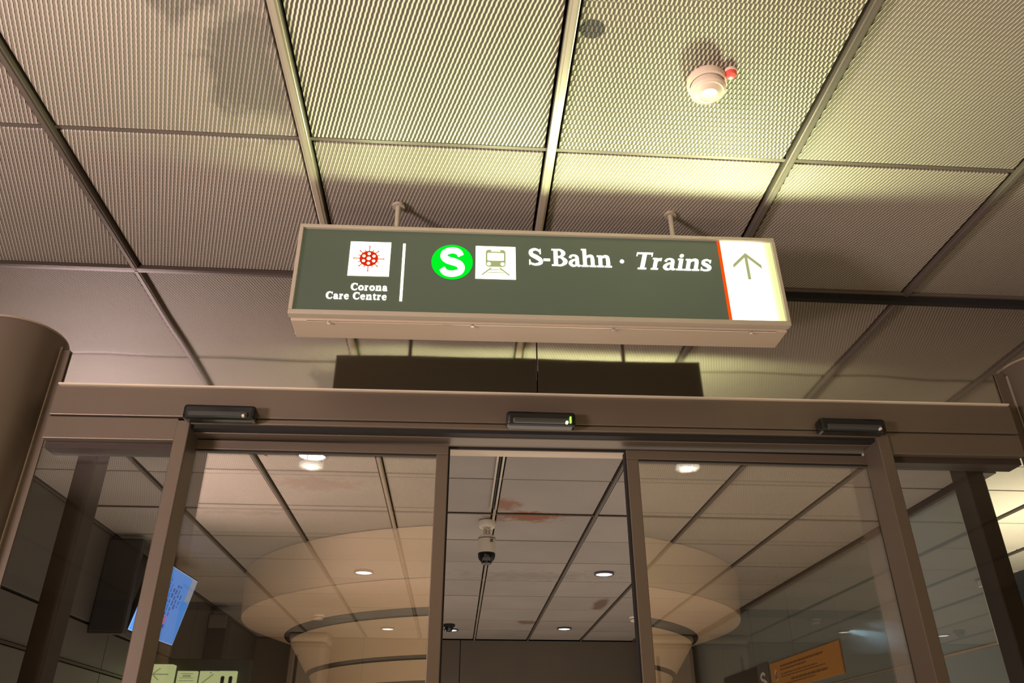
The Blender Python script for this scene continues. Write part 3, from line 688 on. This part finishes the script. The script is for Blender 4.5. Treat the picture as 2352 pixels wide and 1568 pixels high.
# dark cabinet carrying the screen
t = thing('screen_cabinet', (-3.2, 8.2, 1.2), 'tall dark cabinet on the left wall in front of the blue screen', 'cabinet')
B().box(-3.44, -3.12, 8.00, 8.09, 1.17, 2.06, bev=0.006).build('body', simple('cabinet_dark', (0.04, 0.034, 0.034), 0.5), t)
B().box(-3.43, -3.13, 7.985, 8.0, 1.19, 2.04, bev=0.003).build('front_door', simple('cabinet_door', (0.045, 0.038, 0.038), 0.45), t)
t = thing('wall_box', (-3.3, 11.9, 0.9), 'narrow dark box fixed on the left wall beyond the blue screen', 'box')
B().box(-3.44, -3.18, 11.7, 11.9, 1.0, 1.98, bev=0.01).build('body', simple('box_dark', (0.05, 0.045, 0.04), 0.5), t)
B().box(-3.43, -3.19, 11.68, 11.70, 1.80, 1.97, bev=0.004).build('grey_cap', simple('box_grey', (0.22, 0.19, 0.17), 0.5), t)

# row of lit pictograms, bottom left
t = thing('pictogram_sign', (-2.9, 10.0, 0.62), 'lit pale yellow pictogram sign with a left arrow, low at the left', 'sign')
PY = emit('pictogram_lit', (0.80, 0.88, 0.42), 0.85); PG = emit('pictogram_grey_print', (0.40, 0.46, 0.22), 0.8); PK = simple('pictogram_black_print', (0.02, 0.02, 0.02), 0.5)
B().box(-3.44, -2.38, 10.03, 10.12, 0.72, 1.20, bev=0.006).build('backing', simple('sign_dark_green', (0.045, 0.048, 0.028), 0.5), t)
for i, (x0, x1, z1) in enumerate(((-3.478+.02, -3.215, 1.124), (-3.176, -2.955, 1.062), (-2.925, -2.724, 1.064), (-2.715, -2.512, 1.066))):
    B().box(x0, x1, 9.97 if i else 9.90, 10.03, 0.80, z1, bev=0.004).build('lit_tile', PY, t)
def pfl(name, mat, polys, y): return flat(name, mat, polys, y=y, t=0.003, parent=t)
ox = -3.34; oz = 1.02
pfl('arrow_symbol', PG, [[(ox-.09, oz-.01), (ox+.09, oz-.01), (ox+.09, oz+.004), (ox-.09, oz+.004)], [(ox-.095, oz-.003), (ox-.02, oz+.06), (ox, oz+.06), (ox-.075, oz-.003)], [(ox-.095, oz-.003), (ox-.075, oz-.003), (ox, oz-.066), (ox-.02, oz-.066)]], 9.899)
pfl('counter_symbol', PG, [rect(-3.13, -3.0, 1.028, 1.036), rect(-3.14, -2.99, 0.985, 0.992), rect(-3.15, -2.98, 0.955, 0.962), rect(-3.11, -3.02, 1.0, 1.018)], 9.969)
pfl('escalator_symbol', PG, [[(-2.90, 0.93), (-2.88, 0.93), (-2.76, 1.03), (-2.78, 1.03)], disc(-2.80, 1.045, .010, 10)], 9.969)
pfl('person_symbol', PK, [disc(-2.66, 0.99, .022, 12), rect(-2.68, -2.64, .93, .985)], 9.969)
pfl('person_symbol', PK, [disc(-2.57, 0.99, .022, 12), rect(-2.59, -2.55, .93, .985)], 9.969)

# pillars by the back wall
for x0, x1, y, lab in ((3.18, 3.95, 13.8, 'beige rounded pillar by the back wall, right of the doorway gap'), (-2.75, -2.15, 14.0, 'beige rounded pillar by the back wall, seen low through the left leaf')):
    t = thing('pillar', ((x0+x1)/2, y, -1.6), lab, 'pillar', 'pillars by the back wall')
    B().box(x0, x1, y, y+0.6, -1.6, CEIL-0.14, bev=0.09).build('shaft', BEIGE, t)
    B().box(x0-0.02, x1+0.02, y-0.02, y+0.62, CEIL-0.14, CEIL-0.01, bev=0.05).build('head', BEIGE, t)
    B().box(x0+0.12, x0+0.17, y-0.006, y+0.01, -1.6, CEIL-0.35).build('dark_strip', BRONZE_D, t)

# notices on the dark glass wall
t = thing('notice_board', (4.02, 9.6, 0.94), 'orange notice with brown lines of print on the dark glass wall', 'poster')
B().box(4.012, 4.026, 8.58, 10.65, 0.945, 1.27, bev=0.002).build('sheet', POSTER, t)
bm = bmesh.new()
for z, y0, y1, h in ((1.205, 9.0, 10.30, .022), (1.165, 9.5, 10.30, .016), (1.115, 9.2, 10.3, .012), (1.085, 9.0, 10.3, .012), (1.035, 8.95, 10.0, .024), (1.0, 9.3, 10.3, .012)):
    y = y1
    while y > y0:
        l = random.uniform(.05, .14); addbox(bm, 4.0100, 4.0125, max(y0, y-l), y, z-h/2, z+h/2); y -= l+.018
for v in bm.verts: v.co -= Vector(t['org'])
finish(bm, 'print', POSTER_T, t)['kind'] = 'stuff'
q = B(); q.lathe([(0, 0), (.062, 0)], (0, 0, 0), seg=24); 
for v in q.bm.verts: v.co = Vector((4.0105, 10.46+v.co.x, 1.12+v.co.y*1.1))
q.build('round_symbol', simple('poster_symbol_pale', (0.75, 0.52, 0.38), 0.5), t)
bm = bmesh.new()
for y0, y1, z0, z1 in ((10.42, 10.45, 1.08, 1.16), (10.47, 10.50, 1.07, 1.13)): addbox(bm, 4.0085, 4.0105, y0, y1, z0, z1)
for v in bm.verts: v.co -= Vector(t['org'])
finish(bm, 'symbol_marks', POSTER_T, t)
t = thing('wall_sign', (4.02, 11.4, 0.94), 'dark wall sign with a white S in a grey square beside the orange notice', 'sign')
B().box(4.012, 4.026, 11.12, 12.6, 0.90, 1.30, bev=0.002).build('dark_board', simple('board_dark', (0.025, 0.022, 0.026), 0.4), t)
B().box(4.010, 4.026, 10.72, 11.12, 0.90, 1.30, bev=0.002).build('grey_board', simple('board_grey', (0.10, 0.10, 0.10), 0.4), t)
def on_wall(polys, y_c, z_c, sc):
    bm = bmesh.new()
    for pl in polys:
        bm.faces.new([bm.verts.new((4.0085, y_c-(x-.39)*sc*1.5, z_c+(z-.5)*sc)) for x, z in pl])
    for v in bm.verts: v.co -= Vector(t['org'])
    return bm
finish(on_wall(strokes_to_polys([(True, [(.60, .76, .16), (.40, .90, .16), (.16, .80, .16), (.15, .62, .16), (.40, .50, .17), (.64, .38, .16), (.62, .18, .16), (.38, .10, .16), (.12, .20, .16)])], lambda a_, b_: (a_, b_)), 10.92, 1.10, 0.22), 'letter', WHITE, t)
B().box(4.0085, 4.013, 11.35, 11.40, 0.98, 1.07).build('white_mark', WHITE, t)

# linear lamp in the passage behind the glass
t = thing('linear_lamp', (4.9, 8.9, 1.3), 'short cold white tube light glowing behind the dark glass wall', 'light')
B().box(4.55, 4.95, 9.35, 9.38, 1.50, 1.515).build('tube', emit('tube_cold_white', (0.85, 0.93, 1.0), 3.0), t)
B().box(4.5, 4.52, 9.40, 9.42, 1.6, CEIL+0.01).build('hanger', CHROME, t)
B().box(5.15, 5.17, 9.40, 9.42, 1.6, CEIL+0.01).build('hanger', CHROME, t)
B().box(4.45, 5.25, 9.40, 9.43, 1.24, 1.62, bev=.004).build('reflector', simple('reflector_pale', (0.6, 0.66, 0.75), 0.5), t)
area('tube_glow', (4.8, 9.30, 1.5), 0.5, 26.0, (0.72, 0.86, 1.0), (4.85, 9.42, 1.40), 0.03)

# small white notice on the passage wall, far right
t = thing('small_notice', (6.49, 8.6, 1.5), 'small white notice with a red edge on the dark wall at the right edge', 'sign')
B().box(6.49, 6.508, 8.35, 8.75, 1.62, 1.85, bev=.003).build('frame', simple('notice_red_edge', (0.45, 0.12, 0.10), 0.5), t)
B().box(6.484, 6.492, 8.38, 8.72, 1.65, 1.82).build('sheet', WHITE, t)

# keep helper data out of the file
for o in SC.objects:
    if 'org' in o.keys(): del o['org']
